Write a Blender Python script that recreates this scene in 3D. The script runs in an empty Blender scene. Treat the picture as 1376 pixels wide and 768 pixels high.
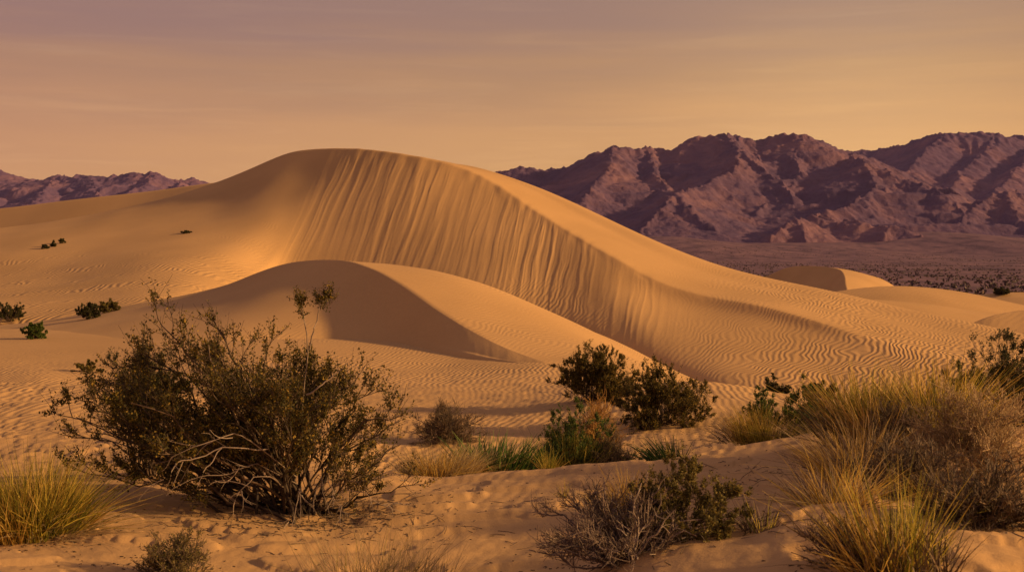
import bpy, math
import numpy as np
from mathutils import Vector

rng = np.random.default_rng(7)
scene = bpy.context.scene
COL = scene.collection
HAZE = 2.1e-5
H = 2.2                      # eye height above the sand in front of the camera
W0, H0, F = 1376.0, 768.0, 1661.0
HORIZ = 345.0
TH = math.atan((384 - HORIZ) / F)

def P(px, py, d):
    """survey point: bearing/elevation of the photograph at a ground distance d (metres)"""
    a = (px - W0 / 2) / F; b = (H0 / 2 - py) / F
    y = math.cos(TH) + b * math.sin(TH); z = b * math.cos(TH) - math.sin(TH)
    return np.array([a / y * d, d, z / y * d + H])

# ------------------------------------------------------------------ noise
_perm = np.random.default_rng(3).permutation(512)
_perm = np.concatenate([_perm, _perm, _perm])
_ga = np.random.default_rng(4).uniform(0, 2 * np.pi, 512)
_gx, _gy = np.cos(_ga), np.sin(_ga)

def pn(x, y, seed=0):
    x = np.asarray(x, float) + seed * 17.31; y = np.asarray(y, float) + seed * 7.77
    xi = np.floor(x).astype(int); yi = np.floor(y).astype(int)
    xf = x - xi; yf = y - yi
    xi &= 511; yi &= 511
    def g(ix, iy, dx, dy):
        h = _perm[_perm[ix & 511] + (iy & 511)]
        return _gx[h] * dx + _gy[h] * dy
    u = xf * xf * xf * (xf * (xf * 6 - 15) + 10); v = yf * yf * yf * (yf * (yf * 6 - 15) + 10)
    a = g(xi, yi, xf, yf); b = g(xi + 1, yi, xf - 1, yf)
    c = g(xi, yi + 1, xf, yf - 1); d = g(xi + 1, yi + 1, xf - 1, yf - 1)
    return (a + (b - a) * u) * (1 - v) + (c + (d - c) * u) * v

def fbm(x, y, oct=4, seed=0, gain=0.5):
    s = 0; a = 1.0
    for i in range(oct):
        s = s + a * pn(x, y, seed + i * 3); x = x * 2.03; y = y * 2.03; a *= gain
    return s

def ridged(x, y, oct=5, seed=0, gain=0.5):
    s = 0; a = 1.0; w = 1.0
    for i in range(oct):
        n = 1 - np.abs(pn(x, y, seed + i * 5)) * 1.8
        n = n * n * w; w = np.clip(n * 1.6, 0, 1)
        s = s + a * n; x = x * 2.07; y = y * 2.07; a *= gain
    return s

def smooth(e0, e1, x):
    t = np.clip((x - e0) / (e1 - e0), 0, 1); return t * t * (3 - 2 * t)

# ------------------------------------------------------------------ mesh helpers
def mesh_obj(name, v, f, mat, parent=None, smooth_sh=True, loc=None):
    v = np.asarray(v, np.float32).reshape(-1, 3); f = np.asarray(f, np.int32)
    me = bpy.data.meshes.new(name)
    k = f.shape[1]
    me.vertices.add(len(v)); me.vertices.foreach_set('co', v.ravel())
    me.loops.add(f.size); me.loops.foreach_set('vertex_index', f.ravel())
    me.polygons.add(len(f))
    me.polygons.foreach_set('loop_start', np.arange(0, f.size, k, dtype=np.int32))
    me.polygons.foreach_set('loop_total', np.full(len(f), k, np.int32))
    me.polygons.foreach_set('use_smooth', np.full(len(f), smooth_sh))
    me.update(calc_edges=True); me.validate()
    me.materials.append(mat)
    o = bpy.data.objects.new(name, me); COL.objects.link(o)
    if parent is not None: o.parent = parent
    if loc is not None: o.location = loc
    return o

def grid_faces(nu, nv, wrap=False):
    i = np.arange(nu if wrap else nu - 1)[:, None]; j = np.arange(nv - 1)[None, :]
    i2 = (i + 1) % nu
    return np.stack([i * nv + j + 0 * i2, i2 * nv + j, i2 * nv + j + 1, i * nv + j + 1 + 0 * i2], -1).reshape(-1, 4)

def cr(pts, n):
    """Catmull-Rom resample of pts (k, ..., 3) along axis 0 to n samples"""
    pts = np.asarray(pts, float); k = len(pts)
    t = np.linspace(0, k - 1, n); i = np.clip(np.floor(t).astype(int), 0, k - 2); u = (t - i)
    ext = np.concatenate([[2 * pts[0] - pts[1]], pts, [2 * pts[-1] - pts[-2]]])
    p0, p1, p2, p3 = ext[i], ext[i + 1], ext[i + 2], ext[i + 3]
    u = u.reshape((-1,) + (1,) * (pts.ndim - 1))
    return 0.5 * (2 * p1 + (p2 - p0) * u + (2 * p0 - 5 * p1 + 4 * p2 - p3) * u ** 2 + (3 * p1 - p0 - 3 * p2 + p3) * u ** 3)

def normals(G):
    du = np.gradient(G, axis=0); dv = np.gradient(G, axis=1)
    n = np.cross(du, dv); n /= np.linalg.norm(n, axis=-1, keepdims=True) + 1e-9
    s = np.sign(n[..., 2:3]); s[s == 0] = 1
    return n * s

def tag(o, label=None, cat=None, group=None, kind=None):
    if label: o['label'] = label
    if cat: o['category'] = cat
    if group: o['group'] = group
    if kind: o['kind'] = kind
    return o

# ------------------------------------------------------------------ materials
def new_mat(name):
    m = bpy.data.materials.new(name); m.use_nodes = True
    nt = m.node_tree; nt.nodes.clear()
    return m, nt
def N(nt, t, **kw):
    n = nt.nodes.new(t)
    for k, v in kw.items():
        if k.startswith('i_'): n.inputs[k[2:].replace('_', ' ')].default_value = v
        else: setattr(n, k, v)
    return n
def L(nt, a, b): nt.links.new(a, b)
def ramp(nt, stops, interp='LINEAR'):
    r = nt.nodes.new('ShaderNodeValToRGB'); r.color_ramp.interpolation = interp
    e = r.color_ramp.elements
    while len(e) > 1: e.remove(e[-1])
    for i, (p, c) in enumerate(stops):
        el = e[0] if i == 0 else e.new(p)
        el.position = p; el.color = (c[0], c[1], c[2], 1) if hasattr(c, '__len__') else (c, c, c, 1)
    return r
def math_n(nt, op, a, b=None, clamp=False):
    n = nt.nodes.new('ShaderNodeMath'); n.operation = op; n.use_clamp = clamp
    for i, v in enumerate((a, b)):
        if v is None: continue
        if isinstance(v, (int, float)): n.inputs[i].default_value = v
        else: L(nt, v, n.inputs[i])
    return n.outputs[0]

SAND_A = (0.55, 0.322, 0.132); SAND_B = (0.44, 0.255, 0.102)

def sand_mat(name, ripple_rot, wavelength, ripple_h, mask_lo=0.42, mask_hi=0.6, mask_scale=0.08,
             grain=0.004, plain=False, patch_h=0.0, warp=1.6):
    m, nt = new_mat(name)
    geo = N(nt, 'ShaderNodeNewGeometry'); pos = geo.outputs['Position']
    out = N(nt, 'ShaderNodeOutputMaterial'); bs = N(nt, 'ShaderNodeBsdfPrincipled')
    bs.inputs['Roughness'].default_value = 0.95; bs.inputs['Specular IOR Level'].default_value = 0.12
    # colour: slow mineral variation plus fine grain
    n1 = N(nt, 'ShaderNodeTexNoise'); n1.inputs['Scale'].default_value = 0.12; n1.inputs['Detail'].default_value = 5
    L(nt, pos, n1.inputs['Vector'])
    n2 = N(nt, 'ShaderNodeTexNoise'); n2.inputs['Scale'].default_value = 9.0; n2.inputs['Detail'].default_value = 6; n2.inputs['Roughness'].default_value = 0.7
    L(nt, pos, n2.inputs['Vector'])
    mixf = math_n(nt, 'ADD', math_n(nt, 'MULTIPLY', n1.outputs['Fac'], 0.7), math_n(nt, 'MULTIPLY', n2.outputs['Fac'], 0.45))
    r = ramp(nt, [(0.38, SAND_B), (0.75, SAND_A)]); L(nt, mixf, r.inputs['Fac'])
    col = r.outputs['Color']
    # ripples
    mp = N(nt, 'ShaderNodeMapping'); mp.inputs['Rotation'].default_value = (0, 0, math.radians(ripple_rot))
    wn = N(nt, 'ShaderNodeTexNoise'); wn.inputs['Scale'].default_value = 0.22; wn.inputs['Detail'].default_value = 2.5
    L(nt, pos, wn.inputs['Vector'])
    sub = N(nt, 'ShaderNodeVectorMath', operation='SUBTRACT'); L(nt, wn.outputs['Color'], sub.inputs[0]); sub.inputs[1].default_value = (0.5, 0.5, 0.5)
    scl = N(nt, 'ShaderNodeVectorMath', operation='SCALE'); L(nt, sub.outputs[0], scl.inputs[0]); scl.inputs['Scale'].default_value = warp
    add = N(nt, 'ShaderNodeVectorMath', operation='ADD'); L(nt, pos, add.inputs[0]); L(nt, scl.outputs[0], add.inputs[1])
    L(nt, add.outputs[0], mp.inputs['Vector'])
    wv = N(nt, 'ShaderNodeTexWave'); wv.wave_type = 'BANDS'; wv.bands_direction = 'X'; wv.wave_profile = 'SIN'
    wv.inputs['Scale'].default_value = 0.314 / wavelength; wv.inputs['Distortion'].default_value = 2.6
    wv.inputs['Detail'].default_value = 2.0; wv.inputs['Detail Scale'].default_value = 0.8 ; wv.inputs['Detail Roughness'].default_value = 0.45
    L(nt, mp.outputs['Vector'], wv.inputs['Vector'])
    mk = N(nt, 'ShaderNodeTexNoise'); mk.inputs['Scale'].default_value = mask_scale; mk.inputs['Detail'].default_value = 3
    L(nt, pos, mk.inputs['Vector'])
    mr = N(nt, 'ShaderNodeMapRange'); mr.inputs['From Min'].default_value = mask_lo; mr.inputs['From Max'].default_value = mask_hi
    mr.inputs['To Min'].default_value = 0.25; mr.interpolation_type = 'SMOOTHSTEP'
    L(nt, mk.outputs['Fac'], mr.inputs['Value'])
    at = N(nt, 'ShaderNodeAttribute', attribute_name='ripple')
    rip = math_n(nt, 'MULTIPLY', math_n(nt, 'MULTIPLY', wv.outputs['Fac'], mr.outputs['Result']), at.outputs['Fac'])
    b1 = N(nt, 'ShaderNodeBump'); b1.inputs['Strength'].default_value = 1.0; b1.inputs['Distance'].default_value = ripple_h
    L(nt, rip, b1.inputs['Height'])
    b2 = N(nt, 'ShaderNodeBump'); b2.inputs['Strength'].default_value = 0.7; b2.inputs['Distance'].default_value = grain
    gn = N(nt, 'ShaderNodeTexNoise'); gn.inputs['Scale'].default_value = 30.0; gn.inputs['Detail'].default_value = 6; gn.inputs['Roughness'].default_value = 0.75
    L(nt, pos, gn.inputs['Vector']); L(nt, gn.outputs['Fac'], b2.inputs['Height']); L(nt, b1.outputs['Normal'], b2.inputs['Normal'])
    nrm = b2.outputs['Normal']
    if patch_h:
        b3 = N(nt, 'ShaderNodeBump'); b3.inputs['Strength'].default_value = 0.8; b3.inputs['Distance'].default_value = patch_h
        pn_ = N(nt, 'ShaderNodeTexNoise'); pn_.inputs['Scale'].default_value = 9.0; pn_.inputs['Detail'].default_value = 5; pn_.inputs['Roughness'].default_value = 0.6
        L(nt, pos, pn_.inputs['Vector']); L(nt, pn_.outputs['Fac'], b3.inputs['Height']); L(nt, nrm, b3.inputs['Normal'])
        nrm = b3.outputs['Normal']
    if plain:                       # beyond the dune field: dark gravel fan with scattered brush
        sx = N(nt, 'ShaderNodeSeparateXYZ'); L(nt, pos, sx.inputs[0])
        pf = N(nt, 'ShaderNodeMapRange'); pf.inputs['From Min'].default_value = 230; pf.inputs['From Max'].default_value = 330
        L(nt, sx.outputs['Y'], pf.inputs['Value'])
        v = N(nt, 'ShaderNodeTexVoronoi'); v.inputs['Scale'].default_value = 0.09; v.inputs['Randomness'].default_value = 1
        L(nt, pos, v.inputs['Vector'])
        g1 = N(nt, 'ShaderNodeTexNoise'); g1.inputs['Scale'].default_value = 0.016; g1.inputs['Detail'].default_value = 8; g1.inputs['Roughness'].default_value = 0.65
        mp2 = N(nt, 'ShaderNodeMapping'); mp2.inputs['Scale'].default_value = (1.8, 0.7, 1); L(nt, pos, mp2.inputs['Vector']); L(nt, mp2.outputs[0], g1.inputs['Vector'])
        rr = ramp(nt, [(0.36, (0.08, 0.042, 0.055)), (0.5, (0.145, 0.077, 0.090)), (0.66, (0.23, 0.122, 0.125))]); L(nt, g1.outputs['Fac'], rr.inputs['Fac'])
        vd = ramp(nt, [(0.12, 0.55), (0.3, 1.0)]); L(nt, v.outputs['Distance'], vd.inputs['Fac'])
        mm = N(nt, 'ShaderNodeMix', data_type='RGBA', blend_type='MULTIPLY'); mm.inputs['Factor'].default_value = 0.8
        L(nt, rr.outputs['Color'], mm.inputs['A']); L(nt, vd.outputs['Color'], mm.inputs['B'])
        mx = N(nt, 'ShaderNodeMix', data_type='RGBA'); L(nt, pf.outputs['Result'], mx.inputs['Factor'])
        L(nt, col, mx.inputs['A']); L(nt, mm.outputs['Result'], mx.inputs['B']); col = mx.outputs['Result']
    L(nt, col, bs.inputs['Base Color']); L(nt, nrm, bs.inputs['Normal'])
    L(nt, bs.outputs[0], out.inputs['Surface'])
    return m

def set_attr(o, name, vals):
    a = o.data.attributes.new(name, 'FLOAT', 'POINT'); a.data.foreach_set('value', np.asarray(vals, np.float32).ravel())

def rock_mat(name, tint=(1, 1, 1), sc=1.0):
    m, nt = new_mat(name)
    geo = N(nt, 'ShaderNodeNewGeometry'); pos = geo.outputs['Position']
    out = N(nt, 'ShaderNodeOutputMaterial'); bs = N(nt, 'ShaderNodeBsdfPrincipled')
    bs.inputs['Roughness'].default_value = 0.95; bs.inputs['Specular IOR Level'].default_value = 0.1
    n1 = N(nt, 'ShaderNodeTexNoise'); n1.inputs['Scale'].default_value = 0.004 * sc; n1.inputs['Detail'].default_value = 9; n1.inputs['Roughness'].default_value = 0.68
    n1.inputs['Distortion'].default_value = 0.8
    L(nt, pos, n1.inputs['Vector'])
    c = lambda a: tuple(x * t for x, t in zip(a, tint))
    r = ramp(nt, [(0.3, c((0.080, 0.049, 0.090))), (0.48, c((0.114, 0.066, 0.108))), (0.62, c((0.18, 0.095, 0.115))), (0.76, c((0.31, 0.165, 0.16)))])
    L(nt, n1.outputs['Fac'], r.inputs['Fac'])
    b = N(nt, 'ShaderNodeBump'); b.inputs['Strength'].default_value = 0.9; b.inputs['Distance'].default_value = 8.0
    n2 = N(nt, 'ShaderNodeTexNoise'); n2.inputs['Scale'].default_value = 0.03 * sc; n2.inputs['Detail'].default_value = 10; n2.inputs['Roughness'].default_value = 0.7
    L(nt, pos, n2.inputs['Vector']); L(nt, n2.outputs['Fac'], b.inputs['Height'])
    L(nt, r.outputs['Color'], bs.inputs['Base Color']); L(nt, b.outputs['Normal'], bs.inputs['Normal'])
    L(nt, bs.outputs[0], out.inputs['Surface'])
    return m

def plant_mat(name, stops, transl=0.3, rough=0.7):
    """every leaf / blade / twig takes its own tone from the ramp"""
    m, nt = new_mat(name)
    geo = N(nt, 'ShaderNodeNewGeometry'); out = N(nt, 'ShaderNodeOutputMaterial')
    r = ramp(nt, stops); L(nt, geo.outputs['Random Per Island'], r.inputs['Fac'])
    d = N(nt, 'ShaderNodeBsdfPrincipled'); d.inputs['Roughness'].default_value = rough; d.inputs['Specular IOR Level'].default_value = 0.25
    L(nt, r.outputs['Color'], d.inputs['Base Color'])
    if transl:
        t = N(nt, 'ShaderNodeBsdfTranslucent'); L(nt, r.outputs['Color'], t.inputs['Color'])
        mx = N(nt, 'ShaderNodeMixShader'); mx.inputs['Fac'].default_value = transl
        L(nt, d.outputs[0], mx.inputs[1]); L(nt, t.outputs[0], mx.inputs[2]); L(nt, mx.outputs[0], out.inputs['Surface'])
    else:
        L(nt, d.outputs[0], out.inputs['Surface'])
    return m

# ================================================================== GROUND SHEET
ctrl = []
def g(px, py, d): p = P(px, py, d); ctrl.append((px, d, p[2]))
def gz(px, d, z): ctrl.append((px, d, z + H))
for a in [(985,719,7.6),(1100,678,7.8),(863,728,7.9),(985,768,6.8),(1376,768,6.6),(1250,690,8),(1376,600,11),(1376,574,12.4),(1200,600,11.5),
          (1000,672,10.5),(940,692,10),(1050,660,10.6),(1000,601,13),(1090,586,13.2),(830,622,12.8),(680,637,12.5),(530,645,12.2),
          (640,700,10.3),(640,768,8.6),(800,680,10.6),(800,768,8.2),(400,690,10.6),(400,768,8.5),(150,660,11),(150,768,8.2),(-60,768,8),(-60,720,9.2),(20,662,11.5),(250,652,11.8),
          (890,568,20.5),(960,560,21),(1060,562,20),(940,512,25),(1010,525,24),(1090,537,23.5),(1400,545,24),
          (700,545,24.5),(600,575,21),(600,520,29),(700,505,32),(480,560,22.5),(480,500,33),(600,490,37),(740,496,34),(830,472,45),
          (20,600,15.6),(20,560,19),(50,517,25),(150,520,25),(-100,514,25),(50,505,31),(50,489,35),(200,489,35),(-100,487,35),(250,530,25),(300,500,32),(300,470,38),(150,600,15.5),(300,600,15.3),(400,620,14)]:
    g(*a)
for a in [(530,15.5,-2.75),(680,15.5,-2.8),(830,15.5,-2.75),(1000,16,-2.5),(1100,16,-2.35),(1376,16,-2.3),(985,33,-4.2),(1100,33,-4.3),(1376,31,-4.2),
          (985,50,-6.2),(1250,43,-6.0),(985,62,-7.5),(1130,60,-8.1),(1250,56,-8.2),(1376,55,-8.3),(900,79,-7.0),(740,60,-3.5),(745,82,-4.1),(690,84,-3.5),(830,76,-5.2),(900,50,-5.0),(900,66,-6.6),(1000,70,-7.8),(1130,51,-7.3),(50,28.5,-3.25),(150,28.5,-3.25),(-100,28.5,-3.25),
          (0,60,-3.5),(200,60,-3.5),(440,60,-3.2),(600,70,-3),(600,85,-2.6),(1376,44,-6.3)]:
    gz(*a)
for px in (-100, 200, 500, 800, 1100, 1400):
    gz(px, 4, -1.9); gz(px, 1.5, -1.75)
    for d, z in ((110,-8),(150,-8.5),(300,-10),(700,-11),(1500,-10),(2500,8),(3200,42),(6000,110),(12000,160)):
        gz(px, d, z)
ctrl = np.array(ctrl)
def _uv(px, d): return np.stack([px / 420.0, np.log(d) * 2.2], -1)
cu = _uv(ctrl[:, 0], ctrl[:, 1])
def _tps(r2): return np.where(r2 > 1e-12, 0.5 * r2 * np.log(r2 + 1e-12), 0)
K = _tps(((cu[:, None] - cu[None]) ** 2).sum(-1)) + np.eye(len(cu)) * 0.006
Pm = np.c_[np.ones(len(cu)), cu]
A = np.block([[K, Pm], [Pm.T, np.zeros((3, 3))]])
sol = np.linalg.solve(A, np.r_[ctrl[:, 2], 0, 0, 0])
def base_height(x, y):
    d = np.maximum(y, 1.2); px = np.clip(x / d * F + W0 / 2, -140, 1516)
    q = _uv(px, d); out = np.zeros(q.shape[:-1]); flat = q.reshape(-1, 2); res = np.empty(len(flat))
    for s in range(0, len(flat), 60000):
        b = flat[s:s + 60000]
        res[s:s + 60000] = _tps(((b[:, None] - cu[None]) ** 2).sum(-1)) @ sol[:-3] + sol[-3] + b @ sol[-2:]
    return res.reshape(out.shape)
def ground_h(x, y):
    z = base_height(x, y)
    near = smooth(45, 12, y)
    z = z + near * (0.065 * fbm(x * 0.55, y * 0.55, 3, 11) + 0.012 * fbm(x * 2.6, y * 2.6, 4, 21, .6))
    # low wind-cut ledges
    lay = fbm(x * 0.8 + 0.4 * fbm(x, y, 2, 5), y * 2.2, 2, 31)
    z = z + near * 0.035 * (smooth(0.0, 0.06, lay) - 0.5)
    z = z + smooth(1400, 2900, y) * 40 * fbm(x * 0.0016, y * 0.0005, 2, 45)
    z = z + smooth(300, 1200, y) * 3.0 * fbm(x * 0.004, y * 0.002, 4, 41)
    return z
half = 27.5
ang_in = np.linspace(-half, half, 620)
ang_out = np.r_[np.linspace(half, 180, 40)[1:], np.linspace(180, 360 - half, 40)[1:-1]]
angs = np.radians(np.r_[ang_in, ang_out])
rad = np.r_[0.5, 1.5, 3, np.geomspace(5, 60, 460), np.geomspace(60, 400, 120)[1:], np.geomspace(400, 12000, 120)[1:]]
AA, RR = np.meshgrid(angs, rad, indexing='ij')
GX, GY = RR * np.sin(AA), RR * np.cos(AA)
DY = np.where(GY > 0.3 * RR, GY, 0.3 * RR)
GZ = ground_h(np.clip(GX, -DY * 0.55, DY * 0.55), DY)
MAT_GROUND = sand_mat('rippled_sand', 8, 0.15, 0.012, 0.40, 0.60, 0.11, grain=0.008, plain=True, patch_h=0.007)
ground = mesh_obj('sand_ground', np.stack([GX, GY, GZ], -1), grid_faces(len(angs), len(rad), True), MAT_GROUND)
set_attr(ground, 'ripple', (smooth(11, 17, RR) * smooth(400, 120, RR) * 0.65 + 0.35))
tag(ground, kind='structure')

# ================================================================== DUNES (lofted between surveyed lines)
def loft(name, front, back, mat, nu, nf, nb, disp=None, ripple=None, usm=0):
    """front: columns of points toe->crest, back: columns crest->rear foot"""
    Fc = cr(np.array(front), nu); Bc = cr(np.array(back), nu)       # (nu, rows, 3)
    Fg = cr(np.swapaxes(Fc, 0, 1), nf); Bg = cr(np.swapaxes(Bc, 0, 1), nb)
    G = np.concatenate([Fg, Bg[1:]], 0).swapaxes(0, 1)              # (nu, nf+nb-1, 3)
    if usm:
        for it in range(3):
            pad = np.concatenate([2 * G[:1] - G[usm:0:-1], G, 2 * G[-1:] - G[-2:-usm - 2:-1]], 0)
            cs = np.concatenate([np.zeros_like(pad[:1]), np.cumsum(pad, 0)], 0)
            G = (cs[2 * usm + 1:] - cs[:-2 * usm - 1]) / (2 * usm + 1)
    n = normals(G)
    u = np.linspace(0, 1, nu)[:, None] * np.ones((1, G.shape[1])); v = np.ones((nu, 1)) * np.r_[np.linspace(0, 1, nf), np.linspace(1, 2, nb)[1:]][None]
    if disp is not None: G = disp(G, n, u, v)
    o = mesh_obj(name, G, grid_faces(nu, G.shape[1]), mat)
    set_attr(o, 'ripple', ripple(G, u, v) if ripple is not None else np.ones(G.shape[:2]))
    tag(o, kind='structure')
    return o, G

def col_front(toe, crest, m1=None, m2=None, sag=0.0):
    t, c = P(*toe), P(*crest)
    a = P(*m1) if m1 else t + (c - t) * 0.34 - np.array([0, 0, sag])
    b = P(*m2) if m2 else t + (c - t) * 0.68 - np.array([0, 0, sag * 0.6])
    under = t + np.array([0, -2.2, -1.4])
    return [under, t, a, b, c]

def col_back(crest, b2, off3=(10, 28, -6), off4=(22, 70, -16), lift=0.0):
    c = P(*crest); s = P(*b2) if len(b2) == 3 and b2[0] > -900 and not isinstance(b2, np.ndarray) else c + np.asarray(b2, float)
    mid = (c + s) / 2 + np.array([0, 0, lift])
    return [c, mid, s, s + np.array(off3), s + np.array(off4)]

R_ = lambda *a: np.array(a, float)
cols = [  # toe, crest, m1, m2, back2
 ((-330,430,65),(-330,338,110),(-330,395,83),(-330,362,97), R_(0,14,-1.5)),
 ((-150,424,67),(-150,322,114),(-150,388,86),(-150,350,98), R_(0,14,-1.5)),
 ((0,418,68),(0,304,117),(0,380,85.5),(0,336,99.5), R_(0,14,-1.2)),
 ((100,419,67),(110,290,119),(105,377,83),(108,328,100), R_(1,14,-1)),
 ((190,412,67.5),(205,271,120),(193,368,81.5),(199,315,101), R_(2,14,-1)),
 ((265,402,74.5),(305,240,121),(272,355,86.5),(287,302,104), R_(3,14,-1)),
 ((318,392,82.5),(376,205,119),(326,350,92),(348,283,105.5), R_(4,14,-1)),
 ((345,385,89),(420,199,117),(362,341,96.5),(393,264,107.5), R_(4,14,-1)),
 ((368,378,94.2),(450,198,115),None,None, R_(4,13,-1)),
 ((430,378,94.2),(500,200.5,112),None,None, R_(4,13,-.8)),
 ((500,381,93),(560,209,108.8),None,None, R_(4,13,-.6)),
 ((570,387,90.8),(625,225,107),None,None,(662,235,119)),
 ((630,394,89),(672,249,104),None,None,(735,258,116)),
 ((690,404,87.5),(715,279,100),None,None,(795,284,113)),
 ((745,419,86),(765,309,96),None,None,(856,313,109)),
 ((815,449,81.5),(830,347,91),None,None,(925,343,105)),
 ((880,490,76.5),(890,379,88),(880,455,79.5),(887,407,85.6),(990,365,104)),
 ((950,514,71.8),(960,398,86),(950,470,77.0),(956,424,83.6),(1062,382,102)),
 ((1030,532,67.6),(1050,414,83),(1038,488,73.8),(1047,442,80.8),(1142,398,100)),
 ((1130,548,65.7),(1130,441,80),(1127,502,71.5),(1129,460,77.8),(1236,421,96)),
 ((1235,552,65),(1225,470,76),None,None,(1345,443,92)),
 ((1370,560,63.8),(1340,497,72),None,None,(1480,475,88)),
 ((1560,585,58),(1520,530,66),None,None,(1680,515,80)),
]
fr = [col_front(c[0], c[1], c[2], c[3]) for c in cols]
bk = []
for i, c in enumerate(cols):
    if i < 11: bk.append(col_back(c[1], c[4], (6, 20, -5), (14, 60, -14), 0.25))
    else: bk.append(col_back(c[1], c[4], (9, 22, -5.0), (22, 60, -14), 0.2))
def big_disp(G, n, u, v):
    nu = u.shape[0]; k = u * (len(cols) - 1)                        # column index along the crest
    slip = smooth(7.4, 8.6, k) * smooth(17.6, 14.5, k)
    vv = np.clip(v, 0, 1)
    # arc length along the crest, for avalanche flutes
    iN = np.argmin(np.abs(v[0] - 0.9)); s = np.r_[0, np.cumsum(np.linalg.norm(np.diff(G[:, iN], axis=0), axis=-1))][:, None] * np.ones_like(v)
    drift = 0.35 * fbm(s * 0.25, vv * 1.8, 3, 61)
    fl = ridged(s * 0.74 + drift, vv * 0.7, 5, 71, .6) * 0.55 + 0.5 * fbm(s * 1.25 + drift * 1.5, vv * 0.9, 3, 81)
    fl2 = pn(s * 0.16 + drift * 0.3, vv * 0.35, 91)
    env = smooth(0.0, 0.25, vv) * (0.35 + 0.65 * smooth(0.15, 0.7, vv)) * np.where(v <= 1, smooth(1.0, 0.90, v) * 0.85 + 0.15, smooth(1.12, 1.0, v) * 0.15)
    amp = (0.042 + 0.09 * np.clip(pn(s * 0.11, vv * 0.3, 97), -.4, .4)) * (0.55 + 0.45 * smooth(0.0, 20.0, G[..., 1] - 55)) * (1 - 0.35 * smooth(14.5, 17, k))
    d = slip * env * amp * (fl - 0.35) + slip * env * 0.05 * fl2
    G = G + n * d[..., None]
    # wind-rounded crest, softer towards the low right end
    for it in range(10):
        Sm = G.copy(); Sm[:, 1:-1] = 0.25 * G[:, :-2] + 0.5 * G[:, 1:-1] + 0.25 * G[:, 2:]
        wgt = np.exp(-((v - 1) / np.where(v < 1, .05, .03)) ** 2) * (0.25 + 0.75 * smooth(10, 14, k))
        G = G * (1 - wgt[..., None]) + Sm * wgt[..., None]
    # small slumps on the lip
    G[..., 2] += slip * np.exp(-((v - 0.97) / 0.05) ** 2) * 0.14 * fbm(s * 0.55, v * 0, 2, 95)
    # broad undulations of the smooth body
    G[..., 2] += (1 - slip) * np.clip(v * 3, 0, 1) * 0.22 * fbm(G[..., 0] * 0.07, G[..., 1] * 0.05, 3, 55) * smooth(1.6, 1.0, v)
    return G
def big_rip(G, u, v):
    k = u * (len(cols) - 1)
    slip = smooth(7.0, 8.2, k) * smooth(17.2, 14.5, k) * smooth(1.02, 0.98, v)
    low = smooth(0.62, 0.30, v)
    left = smooth(7.5, 6.5, k) * smooth(0.85, 0.35, v)
    right = smooth(15.5, 18.5, k)
    r = 0.12 + left * 0.9 + right * (0.9 - 0.5 * smooth(1.0, 1.4, v)) + 0.45 * slip * low * smooth(12, 14, k)
    return np.clip(r * (1 - slip * (1 - low) * 0.95), 0, 1)
MAT_BIG = sand_mat('dune_sand', 28, 0.36, 0.040, 0.38, 0.56, 0.045, grain=0.012, warp=4.0)
big, BIGG = loft('large_dune', fr, bk, MAT_BIG, 1500, 170, 90, big_disp, big_rip, 26)

# small dune in front
sc_ = [
 ((-300,500,35),(-300,462,58), R_(2,6,-.5)),
 ((-100,492,37),(-100,446,60), R_(2,6,-.4)),
 ((40,484,38),(60,431,61), R_(2,6,-.4)),
 ((160,478,39),(180,408,61), R_(3,6,-.4)),
 ((250,475,40),(290,388,60), R_(4,6,-.5)),
 ((330,470,42),(365,357,57), R_(5,6,-.6)),
 ((405,466,43),(420,349,54.5), R_(6,6,-.8)),
 ((455,464,43.6),(470,351,51.5), R_(7,6,-1)),
 ((500,467,43.2),(515,368,48.5), R_(7.5,6,-1)),
 ((550,475,41.4),(560,398,45), R_(8,6,-.9)),
 ((605,482,39),(610,431,41.7), R_(8,6,-.8)),
 ((665,490,37),(668,462,38.8), R_(8,7,-.6)),
 ((725,497,35.4),(728,485,36.6), R_(7,7,-.4)),
 ((790,508,33),(790,502,34), R_(6,7,-.5)),
]
sf, sb = [], []
for i, (t, c, b) in enumerate(sc_):
    sf.append(col_front(t, c)); sb.append(col_back(c, b, (6, 6, -1.1), (14, 14, -3.2), 0.18))
def small_disp(G, n, u, v):
    k = u * (len(sc_) - 1); slip = smooth(5.6, 7.2, k) * smooth(1.02, 0.98, v)
    s = k * 3.0
    d = slip * smooth(0, .3, v) * smooth(1.0, .88, v) * 0.012 * (fbm(s * 0.9, v * 0.8, 3, 17))
    G = G + n * d[..., None]
    gh = ground_h(G[..., 0], G[..., 1]); tb = smooth(1.15, 1.95, v)
    G[..., 2] = np.where(v > 1, G[..., 2] * (1 - tb) + np.minimum(G[..., 2], gh - 0.6) * tb, G[..., 2])
    eb = smooth(7.6, 11.0, k) * smooth(1.0, 1.45, v) + smooth(12.0, 12.95, k) * smooth(1.25, 1.0, v)
    G[..., 2] = G[..., 2] * (1 - eb) + np.minimum(G[..., 2], gh - 0.35) * eb
    G[..., 2] += (1 - slip) * np.clip(v * 3, 0, 1) * 0.10 * fbm(G[..., 0] * 0.12, G[..., 1] * 0.09, 3, 57) * smooth(1.6, 1.0, v)
    return G
def small_rip(G, u, v):
    k = u * (len(sc_) - 1); slip = smooth(5.6, 6.8, k) * smooth(1.02, 0.98, v) * smooth(.12, .3, v)
    return np.clip((0.55 + 0.45 * smooth(1.0, 1.2, v)) * (1 - slip) + 0.05, 0, 1)
MAT_SMALL = sand_mat('small_dune_sand', 20, 0.19, 0.010, 0.42, 0.62, 0.09, grain=0.008, warp=2.2)
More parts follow.
